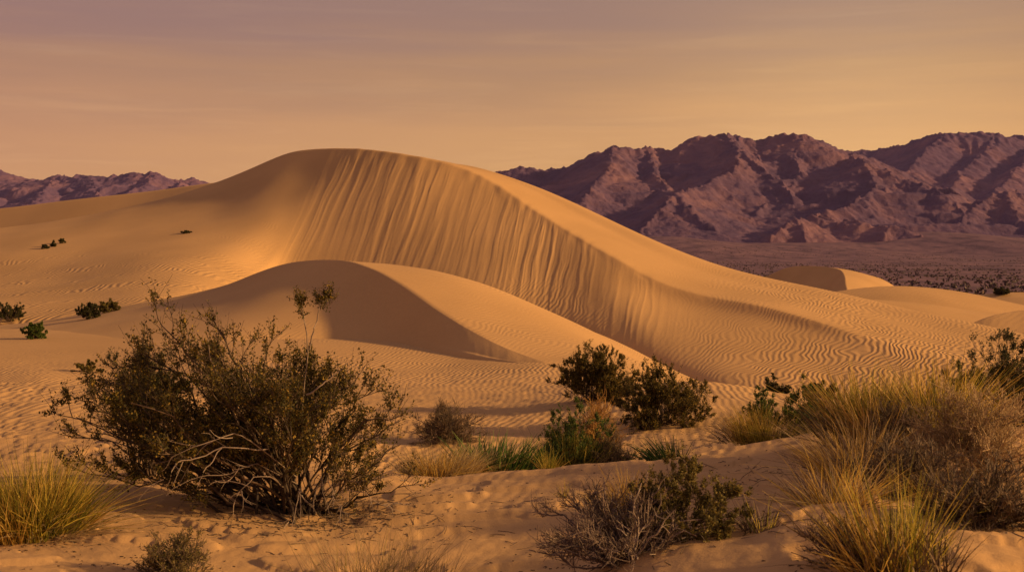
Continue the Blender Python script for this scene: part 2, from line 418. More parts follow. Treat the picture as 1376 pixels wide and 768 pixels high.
small, SMG = loft('small_dune', sf, sb, MAT_SMALL, 700, 90, 70, small_disp, small_rip, 16)

MAT_FAR = sand_mat('far_dune_sand', 40, 0.6, 0.010, grain=0.02)
def simple_dune(name, pts, toe_off, b_offs, nu=160, nf=40, nb=40, mat=MAT_FAR):
    """pts: crest survey points; toe_off(i) -> offset crest->toe"""
    f, b = [], []
    for i, p in enumerate(pts):
        c = P(*p[:3]); t = c + np.array(toe_off[i] if isinstance(toe_off, list) else toe_off, float)
        f.append([t + (0, -6, -5), t, t + (c - t) * .34, t + (c - t) * .7, c])
        bo = b_offs[i] if isinstance(b_offs[0], list) else b_offs
        b.append([c] + [c + np.array(o, float) for o in bo])
    def bury(G, n, u, v):
        gh = ground_h(G[..., 0], G[..., 1])
        e = np.maximum.reduce([smooth(.05, 0, v), smooth(1.55, 2, v), smooth(.05, 0, u), smooth(.95, 1, u)])
        G[..., 2] = G[..., 2] * (1 - e) + np.minimum(G[..., 2], gh - 1.5) * e
        return G
    return loft(name, f, b, mat, nu, nf, nb, bury)[0]
# ridge behind the left shoulder of the large dune
simple_dune('back_dune', [(-420,316,165),(-200,300,163),(0,280,160),(100,268,158),(200,257,156),(275,247,153),(330,242,150),(420,236,147)],
            (-6, -18, -10), [(3, 6, -.6), (9, 20, -4), (25, 60, -14)])
# far dune with shaded left face
simple_dune('far_dune', [(985,392,222),(1030,371,215),(1062,358.5,210),(1100,357.5,204),(1126,361.5,198),(1134,370,190),(1136,382,183),(1140,396,176)],
            [(-2,-6,-3),(-2,-7,-3.5),(-3,-9,-5),(-4,-9,-5),(-5,-8,-5),(-5,-6,-4),(-4,-4,-3),(-3,-3,-2)],
            [(4, 3, -.5), (12, 8, -2.2), (34, 20, -6)])
simple_dune('far_dune', [(1010,412,150),(1080,399,152),(1140,389,154),(1190,384.5,155),(1240,387,155),(1290,394,155),(1340,405,154),(1390,416,153),(1460,430,152)],
            (-3, -16, -3.2), [(3, 4, -.2), (9, 14, -2), (22, 50, -8)])
simple_dune('far_dune', [(1000,408,126),(1080,403,128),(1160,404,130),(1230,410,131),(1300,420,132),(1400,434,132),(1500,446,132)],
            (-1, -14, -1.8), [(2, 4, 0), (6, 12, -1.0), (16, 40, -7)])
simple_dune('far_dune', [(1270,452,110),(1300,437,112),(1330,425,114),(1365,418,116),(1410,416,117),(1480,424,118)],
            (-5, -12, -2.6), [(2, 3, -.1), (6, 9, -1.0), (16, 34, -6)])
simple_dune('far_dune', [(1290,398,240),(1330,394.5,240),(1365,392.5,240),(1420,394,240),(1500,402,240)],
            (-4, -14, -2.5), [(3, 5, -.4), (9, 16, -2), (22, 50, -7)])
simple_dune('far_dune', [(1330,403,205),(1360,399.5,205),(1400,398.5,205),(1460,404,205)],
            (-4, -10, -2), [(3, 5, -.4), (9, 16, -2), (22, 40, -6)])

# ================================================================== MOUNTAINS (ridge networks)
def range_mesh(name, ridges, x0, x1, y0, y1, nx, ny, slope, mat, seed, amp=24, foot=None):
    xs = np.linspace(x0, x1, nx); ys = np.linspace(y0, y1, ny)
    X, Y = np.meshgrid(xs, ys, indexing='ij')
    foot_z = 10.0
    wx = X + 26 * fbm(X * 0.004, Y * 0.004, 4, seed); wy = Y + 26 * fbm(X * 0.004, Y * 0.004, 4, seed + 50)
    Z = np.full(X.shape, -400.0)
    for ri, (pts, sl) in enumerate(ridges):
        q = np.array([P(*p) for p in pts]); s0 = 0.0
        for a, b in zip(q[:-1], q[1:]):
            ab = b - a; l2 = ab[0] ** 2 + ab[1] ** 2; ln = math.sqrt(l2)
            t = np.clip(((wx - a[0]) * ab[0] + (wy - a[1]) * ab[1]) / l2, 0, 1)
            dist = np.hypot(wx - a[0] - t * ab[0], wy - a[1] - t * ab[1])
            side = np.sign((wx - a[0]) * ab[1] - (wy - a[1]) * ab[0])
            zr = a[2] + t * ab[2]; A_ = np.maximum(zr - foot_z, 20.0) * 1.25
            de = dist - 5 * (1 - np.exp(-dist / 5))
            along_ = s0 + t * ln + side * 371.0 + ri * 913.0 + dist * 0.25
            fl = ridged(along_ / 330.0, dist / 1100.0 + ri, 5, seed + 3, 0.5) - 1.0
            fl = fl + 0.95 * (ridged(along_ / 96.0 + dist / 900.0, dist / 560.0 + ri, 4, seed + 13, 0.55) - 1.0)
            zr = zr + 9 * (ridged(along_ / 70.0, dist / 90.0 + ri, 3, seed + 23, .6) - 1.0) * smooth(160, 0, dist)
            z = zr - A_ * (1 - np.exp(-sl * slope * de / A_)) + amp * fl * smooth(10, 300, dist) * smooth(-10, 140, zr - A_ * (1 - np.exp(-sl * slope * de / A_)))
            Z = np.maximum(Z, z); s0 += ln
    Z = Z - 220 * smooth(y0 + 260, y0, Y) + smooth(0, 120, Z) * 0.12 * amp * (ridged(X * 0.011, Y * 0.009, 5, seed + 7, 0.55) - 0.95) + 4 * fbm(X * 0.03, Y * 0.03, 4, seed + 9, .6)
    # alluvial foot
    gr = base_height(X, Y) - 60
    Z = np.maximum(Z, gr - 25)
    return mesh_obj(name, np.stack([X, Y, Z], -1), grid_faces(nx, ny), mat)
MAT_ROCK = rock_mat('mauve_rock'); MAT_ROCK2 = rock_mat('far_rock', (1.0, 1.0, 1.06), 0.8)
main_r = [
 ([(560,262,4700),(640,240,4600),(670,233,4550),(698,223,4500),(730,227,4500),(760,224,4500),(800,206,4450),(825,197,4400),(870,199,4450),(905,201,4500),(940,183,4450),(975,180,4400),(1000,186,4420),(1020,188,4450),(1050,180,4400),(1080,180,4350),(1100,186,4380),(1120,198,4450),(1142,206,4550),(1180,214,4800)], 1.0),
 ([(825,197,4400),(818,222,4150),(801,250,3900),(776,275,3700),(740,300,3500)], 1.0),
 ([(870,199,4450),(880,235,4150),(895,255,3900)], 1.0),
 ([(975,180,4400),(1000,202,4150),(982,230,3920),(940,252,3750),(905,259,3500),(880,290,3330),(850,318,3180)], 1.05),
 ([(905,259,3500),(940,290,3330),(965,318,3180)], 1.1),
 ([(1000,202,4150),(1035,235,3950),(1060,262,3750)], 1.1),
 ([(1085,182,4350),(1068,205,4200),(1075,232,4000),(1050,262,3800),(1010,290,3600),(985,312,3350)], 1.25),
 ([(1142,206,4550),(1160,217,3900),(1185,226,3850),(1236,246,3720),(1265,258,3600),(1300,290,3450),(1330,318,3300)], 1.0),
 ([(1160,217,3900),(1176,247,3700),(1167,257,3620),(1135,276,3450),(1103,290,3330),(1071,294,3230),(1037,314,3120),(1005,330,3050)], 1.1),
 ([(1103,290,3330),(1150,297,3250),(1196,303,3180),(1240,312,3120),(1276,322,3080)], 1.15),
 ([(1196,303,3180),(1190,322,3060)], 1.2),
 ([(1071,294,3230),(1085,318,3080)], 1.2),
 ([(1430,262,3750),(1375,258,3700),(1348,257,3650),(1325,264,3600),(1308,280,3500),(1288,304,3350)], 1.05),
 ([(1348,257,3650),(1365,285,3450),(1385,310,3300)], 1.1),
]
far_r = [
 ([(1060,230,6000),(1140,202,5900),(1200,197,5800),(1240,185,5700),(1270,179,5600),(1320,177,5600),(1376,183,5650),(1440,180,5650),(1540,196,5700),(1700,220,5700)], 1.0),
 ([(1270,179,5600),(1235,212,5200),(1210,240,4900)], 1.0),
 ([(1340,179,5600),(1300,222,5100),(1275,252,4700)], 1.0),
 ([(1410,181,5650),(1372,222,5000),(1340,255,4500)], 1.0),
 ([(1480,190,5650),(1450,230,4900),(1420,262,4300)], 1.0),
]
tag(range_mesh('mountain_range', main_r, -400, 2300, 2900, 5000, 820, 560, 0.62, MAT_ROCK, 100), kind='structure')
tag(range_mesh('mountain_range', far_r, 900, 4200, 4200, 6800, 520, 340, 0.55, MAT_ROCK2, 140), kind='structure')
left_r = [
 ([(-260,215,6800),(-120,205,6800),(-50,216,6700),(0,229,6600),(20,234,6600),(44,244,6650),(100,262,6650)], 0.8),
 ([(-200,262,6000),(-80,252,6000),(10,247,5950),(44,243,5900),(76,236,5850),(118,235,5800),(131,237,5800),(168,235,5800),(181,232,5750),(207,231,5750),(218,236,5800),(235,241,5800),(257,239,5850),(279,244,5900),(340,252,6000),(460,268,6200)], 0.9),
 ([(118,235,5800),(126,252,5500),(140,268,5200)], 1.0),
 ([(76,236,5850),(60,258,5450),(30,276,5100)], 1.0),
 ([(207,231,5750),(196,248,5500),(165,262,5200)], 1.0),
 ([(-20,248,5950),(-10,262,5500),(-40,280,5100)], 1.0),
 ([(235,241,5800),(250,254,5450),(240,268,5200)], 1.0),
]
tag(range_mesh('mountain_range', left_r, -3600, -700, 4800, 7400, 620, 380, 0.5, MAT_ROCK2, 180, amp=34), kind='structure')

# ================================================================== PLANTS
bpy.context.view_layer.update()
SANDS = [ground, big, small]
CAMV = Vector((0, 0, H))
def hit(px, py):
    """where the line of sight to a plant's foot meets the sand"""
    d = Vector(P(px, py, 100.0)) - CAMV; d.normalize(); best = None
    for o in SANDS:
        ok, loc, n, i = o.ray_cast(CAMV, d, distance=2000)
        if ok and (best is None or (loc - CAMV).length < best[0]): best = ((loc - CAMV).length, loc)
    return best[1] if best else Vector(P(px, py, 60))
def drop(x, y):
    best = -1e9
    for o in SANDS:
        ok, loc, n, i = o.ray_cast(Vector((x, y, 100)), Vector((0, 0, -1)))
        if ok: best = max(best, loc.z)
    return best
def foot(px, py=None, d=None):
    if d is None: return hit(px, py)
    x = (px - W0 / 2) / F * d
    return Vector((x, d, drop(x, d)))

def unit(v): return v / (np.linalg.norm(v, axis=-1, keepdims=True) + 1e-9)
def rdir(r, n, up=0.0):
    v = r.normal(size=(n, 3)); v[:, 2] += up; return unit(v)

def bez(p0, p1, p2, n):
    t = np.linspace(0, 1, n)[None, :, None]
    return (1 - t) ** 2 * p0[:, None] + 2 * t * (1 - t) * p1[:, None] + t * t * p2[:, None]

def wobble(r, paths, amt):
    k, n, _ = paths.shape
    w = np.cumsum(r.normal(size=(k, n, 3)), 1) * amt / math.sqrt(n); w -= w[:, :1]
    return paths + w

def sprout(r, paths, count, t0, t1, lo, hi, spread, up, n=5, curl=0.3, taper=True, tpow=1.0):
    k, m, _ = paths.shape
    i = r.integers(0, k, count); t = t0 + (t1 - t0) * r.random(count) ** tpow
    f = t * (m - 1); j = np.clip(f.astype(int), 0, m - 2); fr_ = (f - j)[:, None]
    p = paths[i, j] * (1 - fr_) + paths[i, j + 1] * fr_
    tan = unit(paths[i, j + 1] - paths[i, j])
    d = unit(tan + spread * r.normal(size=(count, 3)) + np.array([0, 0, up]))
    ln = r.uniform(lo, hi, count)
    if taper: ln = ln * (1.15 - 0.6 * t)
    ln = ln[:, None]
    p2 = p + d * ln + np.array([0, 0, 1.0]) * ln * up * 0.5 + r.normal(size=(count, 3)) * ln * curl * 0.5
    p1 = p + d * ln * 0.5 + r.normal(size=(count, 3)) * ln * curl * 0.3
    return bez(p, p1, p2, n)

def tubes(paths, r0, r1, sides=3):
    k, n, _ = paths.shape
    tan = unit(np.gradient(paths, axis=1))
    ref = np.where(np.abs(tan[..., 2:3]) > 0.9, np.array([1.0, 0, 0]), np.array([0, 0, 1.0]))
    a = unit(np.cross(tan, ref)); b = np.cross(tan, a)
    r0 = np.broadcast_to(np.asarray(r0, float).reshape(-1, 1), (k, 1)); r1 = np.broadcast_to(np.asarray(r1, float).reshape(-1, 1), (k, 1))
    rad_ = (r0 + (r1 - r0) * np.linspace(0, 1, n)[None])[..., None]
    ang = np.arange(sides) * 2 * np.pi / sides
    ring = [paths + rad_ * (math.cos(q) * a + math.sin(q) * b) for q in ang]
    v = np.stack(ring, 2).reshape(-1, 3)                            # (k, n, sides)
    kk = np.arange(k)[:, None, None] * n * sides; ii = np.arange(n - 1)[None, :, None] * sides; ss = np.arange(sides)[None, None, :]
    s2 = (ss + 1) % sides
    f = np.stack([kk + ii + ss, kk + ii + s2, kk + ii + sides + s2, kk + ii + sides + ss], -1).reshape(-1, 4)
    return v, f

def leaves(r, pts, lo, hi, aspect=0.5, up=0.5, dirs=None):
    n = len(pts); d = rdir(r, n, up) if dirs is None else unit(dirs + 0.6 * r.normal(size=(n, 3)))
    w = unit(np.cross(d, r.normal(size=(n, 3)))); s = r.uniform(lo, hi, n)[:, None]
    a = pts; b = pts + d * s * .5 + w * s * aspect * .5; c = pts + d * s; e = pts + d * s * .5 - w * s * aspect * .5
    v = np.stack([a, b, c, e], 1).reshape(-1, 3)
    return v, np.arange(4 * n).reshape(-1, 4)

def along(r, paths, count, t0=0.15, t1=1.0, jit=0.01, wt=None):
    k, m, _ = paths.shape; i = r.integers(0, k, count) if wt is None else r.choice(k, count, p=wt / wt.sum()); f = (t0 + (t1 - t0) * r.random(count)) * (m - 1)
    j = np.clip(f.astype(int), 0, m - 2); u = (f - j)[:, None]
    return paths[i, j] * (1 - u) + paths[i, j + 1] * u + r.normal(size=(count, 3)) * jit

def blades(r, n, rad_, h_lo, h_hi, w, lean=0.5, curve=0.35, segs=5, bx=1.0, by=1.0, droop=0.0, tilt=(0, 0)):
    # a clump is several tufts, each with its own reach, lean and height
    nt_ = max(3, int(round(n / 130))); ta = r.uniform(0, 2 * np.pi, nt_); tq = np.sqrt(r.random(nt_)) * rad_ * .85
    th = r.uniform(.62, 1.0, nt_); th[0] = 1; tl = r.normal(size=(nt_, 2)) * .22
    ti = r.integers(0, nt_, n); a0 = r.uniform(0, 2 * np.pi, n); q0 = np.sqrt(r.random(n)) * rad_ * (.45 if nt_ > 3 else .7)
    bx_ = np.cos(ta[ti]) * tq[ti] + np.cos(a0) * q0; by_ = np.sin(ta[ti]) * tq[ti] + np.sin(a0) * q0
    a = np.arctan2(by_, bx_); q = np.minimum(np.hypot(bx_, by_), rad_ * 1.1)
    base = np.stack([np.cos(a) * q * bx, np.sin(a) * q * by, np.zeros(n)], -1)
    h = r.uniform(h_lo, h_hi, n) * (1 - 0.25 * (q / max(rad_, 1e-6)) ** 2) * th[ti]
    out = np.stack([np.cos(a), np.sin(a), np.zeros(n)], -1) * (lean * (0.25 + q / max(rad_, 1e-6)))[:, None] + r.normal(size=(n, 3)) * 0.26 + np.array([tilt[0], tilt[1], 0]) + np.c_[tl[ti], np.zeros(n)]
    bent = r.random(n) < .12; out[bent] *= 2.6
    out[:, 2] = 0
    wig = r.normal(size=(n, 1, 3)) * .035 * h[:, None, None]
    d = unit(out * 0.8 + np.array([0, 0, 1.0]))
    t = np.linspace(0, 1, segs + 1)
    hh = h[:, None, None]; tt = t[None, :, None]
    c = curve * (0.4 + r.random(n))[:, None, None]
    pts = base[:, None] + d[:, None] * hh * tt + out[:, None] * hh * c * tt ** 2 - np.array([0, 0, 1.0]) * hh * droop * c * tt ** 3 + wig * np.sin(tt * 3.3 + 1.5 * r.random((n, 1, 1)))
    side = unit(np.cross(d, r.normal(size=(n, 3))))[:, None]
    ww = (w * r.uniform(.6, 1.3, n))[:, None, None] * (1 - 0.85 * tt ** 1.5)
    v = np.stack([pts - side * ww / 2, pts + side * ww / 2], 2).reshape(-1, 3)
    m = segs + 1
    kk = np.arange(n)[:, None] * m * 2; ii = np.arange(segs)[None] * 2
    f = np.stack([kk + ii, kk + ii + 1, kk + ii + 3, kk + ii + 2], -1).reshape(-1, 4)
    return v, f, pts

def join(*vf):
    V, Fs, o = [], [], 0
    for v, f in vf: V.append(v); Fs.append(f + o); o += len(v)
    return np.concatenate(V), np.concatenate(Fs)

M = {}
M['creosote'] = plant_mat('creosote_leaf', [(0, (.032, .029, .007)), (.5, (.080, .064, .012)), (.85, (.19, .125, .018)), (1, (.42, .25, .035))], .3)
M['dark_leaf'] = plant_mat('dark_leaf', [(0, (.03, .033, .012)), (.6, (.06, .055, .016)), (1, (.13, .10, .025))], .25)
M['green_leaf'] = plant_mat('green_leaf', [(0, (.04, .068, .014)), (.6, (.085, .125, .022)), (1, (.2, .2, .036))], .3)
M['olive_leaf'] = plant_mat('olive_leaf', [(0, (.09, .075, .022)), (.6, (.17, .13, .032)), (1, (.30, .21, .05))], .3)
M['bark'] = plant_mat('dark_bark', [(0, (.035, .022, .014)), (.7, (.075, .046, .026)), (1, (.17, .105, .06))], 0)
M['bare'] = plant_mat('bleached_twig', [(0, (.17, .115, .08)), (1, (.42, .31, .22))], 0)
M['grey_twig'] = plant_mat('grey_twig', [(0, (.085, .055, .042)), (.6, (.17, .115, .085)), (1, (.34, .23, .16))], 0)
M['brown_twig'] = plant_mat('brown_twig', [(0, (.06, .04, .026)), (.6, (.13, .085, .05)), (1, (.25, .16, .085))], 0)
M['gold'] = plant_mat('gold_grass', [(0, (.14, .08, .016)), (.4, (.48, .275, .045)), (1, (.80, .53, .13))], .48)
M['greengold'] = plant_mat('green_gold_grass', [(0, (.05, .055, .010)), (.5, (.28, .24, .03)), (.85, (.60, .43, .06)), (1, (.80, .57, .12))], .48)
M['pale'] = plant_mat('pale_grass', [(0, (.22, .155, .07)), (.5, (.38, .27, .125)), (1, (.55, .41, .2))], .35)
M['green'] = plant_mat('green_blade', [(0, (.028, .055, .012)), (.6, (.07, .12, .02)), (1, (.19, .22, .045))], .25)
M['straw_twig'] = plant_mat('straw_twig', [(0, (.17, .105, .05)), (.5, (.42, .27, .13)), (1, (.64, .43, .22))], 0.1)
M['straw'] = plant_mat('straw_blade', [(0, (.16, .10, .045)), (.5, (.36, .235, .11)), (1, (.6, .42, .21))], .35)
M['orange'] = plant_mat('rust_twig', [(0, (.24, .115, .03)), (.5, (.46, .23, .055)), (1, (.62, .35, .09))], .3)

def plant(name, label, cat, at, group=None, rz=0):
    o = bpy.data.objects.new(name, None); COL.objects.link(o); o.location = at; o.rotation_euler = (0, 0, rz); o.empty_display_size = .2
    tag(o, label, cat, group); return o

def px2m(at): return (at[1] / F)

def dome_tips(r, n, w, dpt, h, low=0.15, top=1.0):
    """tips spread over an uneven dome"""
    a = r.uniform(0, 2 * np.pi, n); e = np.arcsin(r.uniform(low, top, n)); q = r.uniform(.72, 1.05, n)
    return np.stack([np.cos(a) * np.cos(e) * w * q, np.sin(a) * np.cos(e) * dpt * q, np.sin(e) * h * q], -1)

def shrub(name, label, at, w, h, seed, leaf='creosote', bark='bark', stems=26, b2=8, b3=6, lv=9, leaf_sz=(.014, .026), group=None, b2len=(.22, .5),
          tips=None, base_r=.08, low=.15, dens=1.0, cat='shrub', dpt=None, leaf_t=.3):
    r = np.random.default_rng(seed); root = plant(name, label, cat, at, group)
    sc = h / 1.5
    if tips is None: tips = dome_tips(r, stems, w / 2, (dpt or w) / 2, h, low)
    tips = np.asarray(tips, float); k = len(tips)
    b = np.c_[r.normal(size=(k, 2)) * base_r * .6, np.full(k, -.05)] + np.c_[tips[:, :2] * .06, np.zeros(k)]
    mid = b * .5 + tips * .5 + np.c_[-tips[:, :2] * .08, np.abs(tips[:, 2]) * .10] + r.normal(size=(k, 3)) * .06 * sc
    s1 = wobble(r, bez(b, mid, tips, 12), .10 * sc)
    s2 = sprout(r, s1, int(k * b2 * dens), .32, 1.0, b2len[0] * sc, b2len[1] * sc, .42, .25, 7, .3)
    s3 = sprout(r, s2, int(k * b2 * b3 * dens), .35, 1.0, .06 * sc, .16 * sc, .5, .35, 4, .3, taper=False, tpow=.7)
    mesh_obj('branches', *join(tubes(s1, .012 * sc, .003 * sc, 5), tubes(s2, .004 * sc, .0018 * sc), tubes(s3, .0018 * sc, .001 * sc)), M[bark], root)
    pts = along(r, s3, int(len(s3) * lv * 2.0), leaf_t, 1.0, .010 * sc, np.exp(1.1 * r.normal(size=len(s3))))
    mesh_obj('foliage', *leaves(r, pts, *leaf_sz, .55, .4), M[leaf], root, False)
    return root, s1, s2, r

def bare_shrub(name, label, at, w, h, seed, mat='brown_twig', stems=40, b2=9, b3=6, group=None, cat='shrub', rad_=(.006, .003, .0018), low=.05, leaf=None, nl=0, dpt=None):
    r = np.random.default_rng(seed); root = plant(name, label, cat, at, group)
    sc = h; tips = dome_tips(r, stems, w / 2, (dpt or w) / 2, h * .85, low); k = stems
    b = np.c_[r.normal(size=(k, 2)) * w * .06, np.full(k, -.03)]
    mid = tips * .45 + r.normal(size=(k, 3)) * .07 * sc; mid[:, 2] += .08 * sc
    s1 = wobble(r, bez(b, mid, tips, 9), .12 * sc)
    s2 = sprout(r, s1, k * b2, .2, 1, .2 * sc, .42 * sc, .45, .2, 6, .4)
    s3 = sprout(r, s2, k * b2 * b3, .2, 1, .06 * sc, .18 * sc, .6, .2, 4, .4, taper=False)
    mesh_obj('branches', *join(tubes(s1, rad_[0], rad_[1], 4), tubes(s2, rad_[1], rad_[2])), M[mat], root)
    mesh_obj('twigs', *tubes(s3, rad_[2] * 1.1, rad_[2] * .7), M[mat], root)
    if leaf: mesh_obj('foliage', *leaves(r, along(r, s3, nl, .3, 1, .006), .008, .018, .5, .4), M[leaf], root, False)
    return root

def grass(name, label, at, specs, seed, group=None, cat='grass clump'):
    """specs: list of (part name, material, n, radius, h_lo, h_hi, width, kwargs)"""
    r = np.random.default_rng(seed); root = plant(name, label, cat, at, group)
    for (pt, mt, n, q, lo, hi, w, kw) in specs:
        v, f, pts = blades(r, n, q, lo, hi, w, **kw)
        v[:, 2] -= .03
        mesh_obj(pt, v, f, M[mt], root, True)
    return root

def rel(at, px, py, d):
    return P(px, py, d) - np.array(at)

# ---- the big creosote bush at left: tips surveyed along its outline
at = foot(405, 684)
D = at[1]
tp = []
outline = [(95,548,0),(118,520,.3),(108,585,-.3),(140,478,.2),(125,610,-.2),(160,455,.4),(185,462,-.2),(213,402,.1),(222,420,.5),(250,470,-.3),(283,422,.1),(290,450,-.4),(268,495,.4),
           (345,452,.2),(352,470,-.4),(320,470,.4),(385,455,.3),(400,470,-.2),(375,482,-.5),(425,470,.3),(440,492,-.3),(470,505,.1),(455,480,.5),(505,535,.1),(530,512,.2),(536,545,-.2),(515,580,.3),(500,600,-.3),
           (150,560,-.6),(200,520,-.7),(250,540,-.8),(310,510,-.8),(360,520,-.8),(410,510,-.8),(450,540,-.7),(180,610,-.6),(240,600,-.9),(480,600,-.6),(520,640,-.2),
           (170,500,.8),(230,480,.9),(300,480,.9),(350,500,.9),(420,500,.9),(480,540,.8),(130,560,.6),(200,560,.5),(280,560,.5),(340,560,.4),(200,440,.2),(230,435,-.1),(190,490,.0),(160,530,.1),(120,560,-.1),(145,590,.4),(215,575,-.2),(265,520,.1),(330,530,.0),(470,560,.2),(440,560,-.4),(395,540,.1),(300,590,-.5),(335,600,.6),
           (105,570,.15),(115,535,-.15),(130,545,.35),(150,515,.5),(175,540,-.35),(185,570,.2),(165,590,-.1),(205,505,.3),(225,545,.6),(245,505,.2),(150,470,0),(205,470,.3),(195,455,-.1),(240,455,.2)]
for px, py, dz in outline: tp.append(rel(at, px, py + (34 if py < 500 else 14), D + dz))
big_bush, s1, s2, r = shrub('creosote_bush', 'largest dark creosote bush, spread wide over the sand with bleached bare branches at its foot', at, 4, 1.9, 501,
      tips=tp, base_r=.28, b2=10, b3=8, lv=6.6, leaf_sz=(.011, .034), leaf_t=.3, b2len=(.12, .34))
# bleached dead limbs sweeping over the sand in front, and the bare stalks on top
def limb(pts): return cr(np.array([rel(at, *p) for p in pts]), 14)
dead = [limb(q) for q in [
  [(398,640,D-.3),(355,605,D-.6),(320,588,D-.75),(290,592,D-.85),(255,602,D-.95),(225,618,D-1.0),(205,635,D-1.02)],
  [(360,603,D-.6),(325,604,D-.8),(300,600,D-.85),(283,622,D-.95),(272,640,D-1.0),(262,660,D-1.0)],
  [(300,600,D-.85),(265,612,D-.9),(235,622,D-1.0),(222,640,D-1.05),(212,660,D-1.0)],
  [(385,655,D-.2),(372,640,D-.7),(345,640,D-.85),(330,655,D-.9),(310,668,D-.9)],
  [(405,680,D),(418,655,D-.5),(425,640,D-.6),(428,660,D-.7),(435,690,D-.8)],
  [(405,680,D),(440,650,D-.5),(452,660,D-.6),(462,690,D-.8)],
  [(400,672,D),(402,655,D-.4),(395,680,D-.8),(385,708,D-.9)],
  [(410,680,D),(450,665,D-.3),(490,665,D-.4),(520,680,D-.4),(545,690,D-.4)],
  [(410,675,D),(460,650,D-.2),(500,650,D-.3),(530,640,D-.3),(550,660,D-.2)],
  [(400,650,D-.2),(340,625,D-.5),(300,635,D-.7),(260,640,D-.8),(225,660,D-.9)]]]
top = [limb(q) for q in [
  [(398,600,D-.1),(408,520,D-.1),(416,470,D-.1),(412,440,D-.1),(405,412,D-.1),(398,402,D-.1)],
  [(416,470,D-.1),(422,445,D-.1),(428,425,D-.05),(432,410,D-.05),(440,398,D-.05)],
  [(330,590,D-.2),(300,520,D-.25),(283,480,D-.3),(275,450,D-.3)],
  [(412,530,D-.7),(428,520,D-.75),(445,510,D-.7),(462,498,D-.7)]]]
dead = np.array(dead); top = np.array(top)
dt = sprout(r, dead, 34, .25, 1, .12, .36, .5, -.15, 6, .6); dt2 = sprout(r, dt, 60, .2, 1, .05, .16, .6, -.1, 4, .5)
tt2 = sprout(r, top[:2], 26, .55, 1, .06, .2, .5, .3, 5, .3)
mesh_obj('dead_branches', *join(tubes(wobble(r, dead, .04), .0055, .0018, 5), tubes(wobble(r, top, .02), .007, .003, 4), tubes(dt, .0045, .0018), tubes(dt2, .002, .001), tubes(tt2, .003, .0015)), M['bare'], big_bush)
tt3 = sprout(r, tt2, 120, .3, 1, .04, .1, .6, .3, 4, .3, taper=False)
mesh_obj('top_sprigs', *join(leaves(r, along(r, tt3, 1100, .1, 1, .01), .014, .028, .55, .4), tubes(tt3, .002, .001)), M['creosote'], big_bush, False)

at = foot(192, d=12.4)
shrub('creosote_bush', 'dark compact creosote crown rising behind the left side of the largest creosote bush', at, .74, 1.36, 519, 'dark_leaf', stems=34, b2=8, b3=7, lv=9, leaf_sz=(.012, .026), low=.66, base_r=.1, b2len=(.10, .26))
# ---- shrubs in the middle distance
at = foot(800, 536)
shrub('creosote_bush', 'bushy dark creosote at the tip of the small dune, left one of a close pair', at, 1.85, 1.0, 502, 'creosote', stems=76, b2=9, b3=7, lv=11, leaf_sz=(.014, .030), low=.1, base_r=.25, b2len=(.18, .4))
at = foot(888, 572)
shrub('creosote_bush', 'open dark creosote with litter beneath it, right one of a close pair', at, 1.75, .98, 503, 'creosote', stems=70, b2=9, b3=7, lv=10, leaf_sz=(.014, .030), low=.02, base_r=.12, b2len=(.2, .45))
at = foot(600, 592)
bare_shrub('thorn_bush', 'round leafless grey brown thorn bush on the rippled sand', at, 1.05, .66, 504, 'brown_twig', stems=60, b2=9, b3=7, rad_=(.007, .004, .0028))
# right edge dark bush
at = foot(1345, d=13.6)
shrub('creosote_bush', 'dark creosote bush behind the sand rise at the right edge', at, 1.5, 1.0, 505, 'dark_leaf', stems=60, b2=8, b3=6, lv=7, leaf_sz=(.014, .028), low=.1, base_r=.2)
# green + gold mound in the centre
at = foot(775, d=14.8)
root, *_ = shrub('rabbitbrush', 'dense dark green rounded bush with tall yellow grass stems growing through it', at, .95, .80, 506, 'green_leaf', stems=44, b2=7, b3=6, lv=10, leaf_sz=(.012, .026), low=.2, base_r=.18)
r = np.random.default_rng(61)
v, f, _ = blades(r, 620, .42, .35, .85, .007, lean=.25, curve=.2, by=.6, tilt=(0, -.1)); mesh_obj('yellow_stems', v, f, M['greengold'], root)
at = foot(797, d=15.6)
bare_shrub('dry_brush', 'rust orange dry brush topping out just behind the dark green rounded bush', at, .5, .92, 507, 'orange', stems=40, b2=8, b3=5, rad_=(.006, .004, .003), low=.5)
at = foot(820, d=14.6)
bare_shrub('dry_brush', 'low brown twiggy brush hugging the right side of the dark green rounded bush', at, .62, .52, 508, 'brown_twig', stems=46, b2=8, b3=6, rad_=(.005, .003, .0022), leaf='olive_leaf', nl=3500)
# yucca-like spiky plants
at = foot(672, d=14.4)
grass('spiky_grass', 'low dark green spiky clump behind the edge of the sand, beside pale straw grass', at,
      [('blades', 'green', 520, .38, .4, .68, .022, dict(lean=.6, curve=.35, bx=1.3, by=.7)), ('dry_blades', 'gold', 90, .34, .2, .42, .012, dict(lean=.6, curve=.4))], 509, cat='spiky plant')
at = foot(902, d=14.4)
grass('spiky_grass', 'bright green spiky tuft alone below the open creosote', at,
      [('blades', 'green', 190, .22, .22, .46, .018, dict(lean=.6, curve=.3, tilt=(-.2, 0))), ('dry_blades', 'gold', 60, .22, .15, .34, .01, dict(lean=.6))], 510, cat='spiky plant')
at = foot(588, d=13.4)
grass('grass_clump', 'rounded pale straw grass clump just in front of the round leafless bush', at,
      [('dry_blades', 'pale', 1100, .34, .25, .52, .0055, dict(lean=.7, curve=.4)), ('gold_blades', 'gold', 500, .34, .22, .48, .006, dict(lean=.7, curve=.4)), ('base_litter', 'brown_twig', 200, .32, .08, .2, .006, dict(lean=1.1))], 511)
at = foot(735, d=12.9)
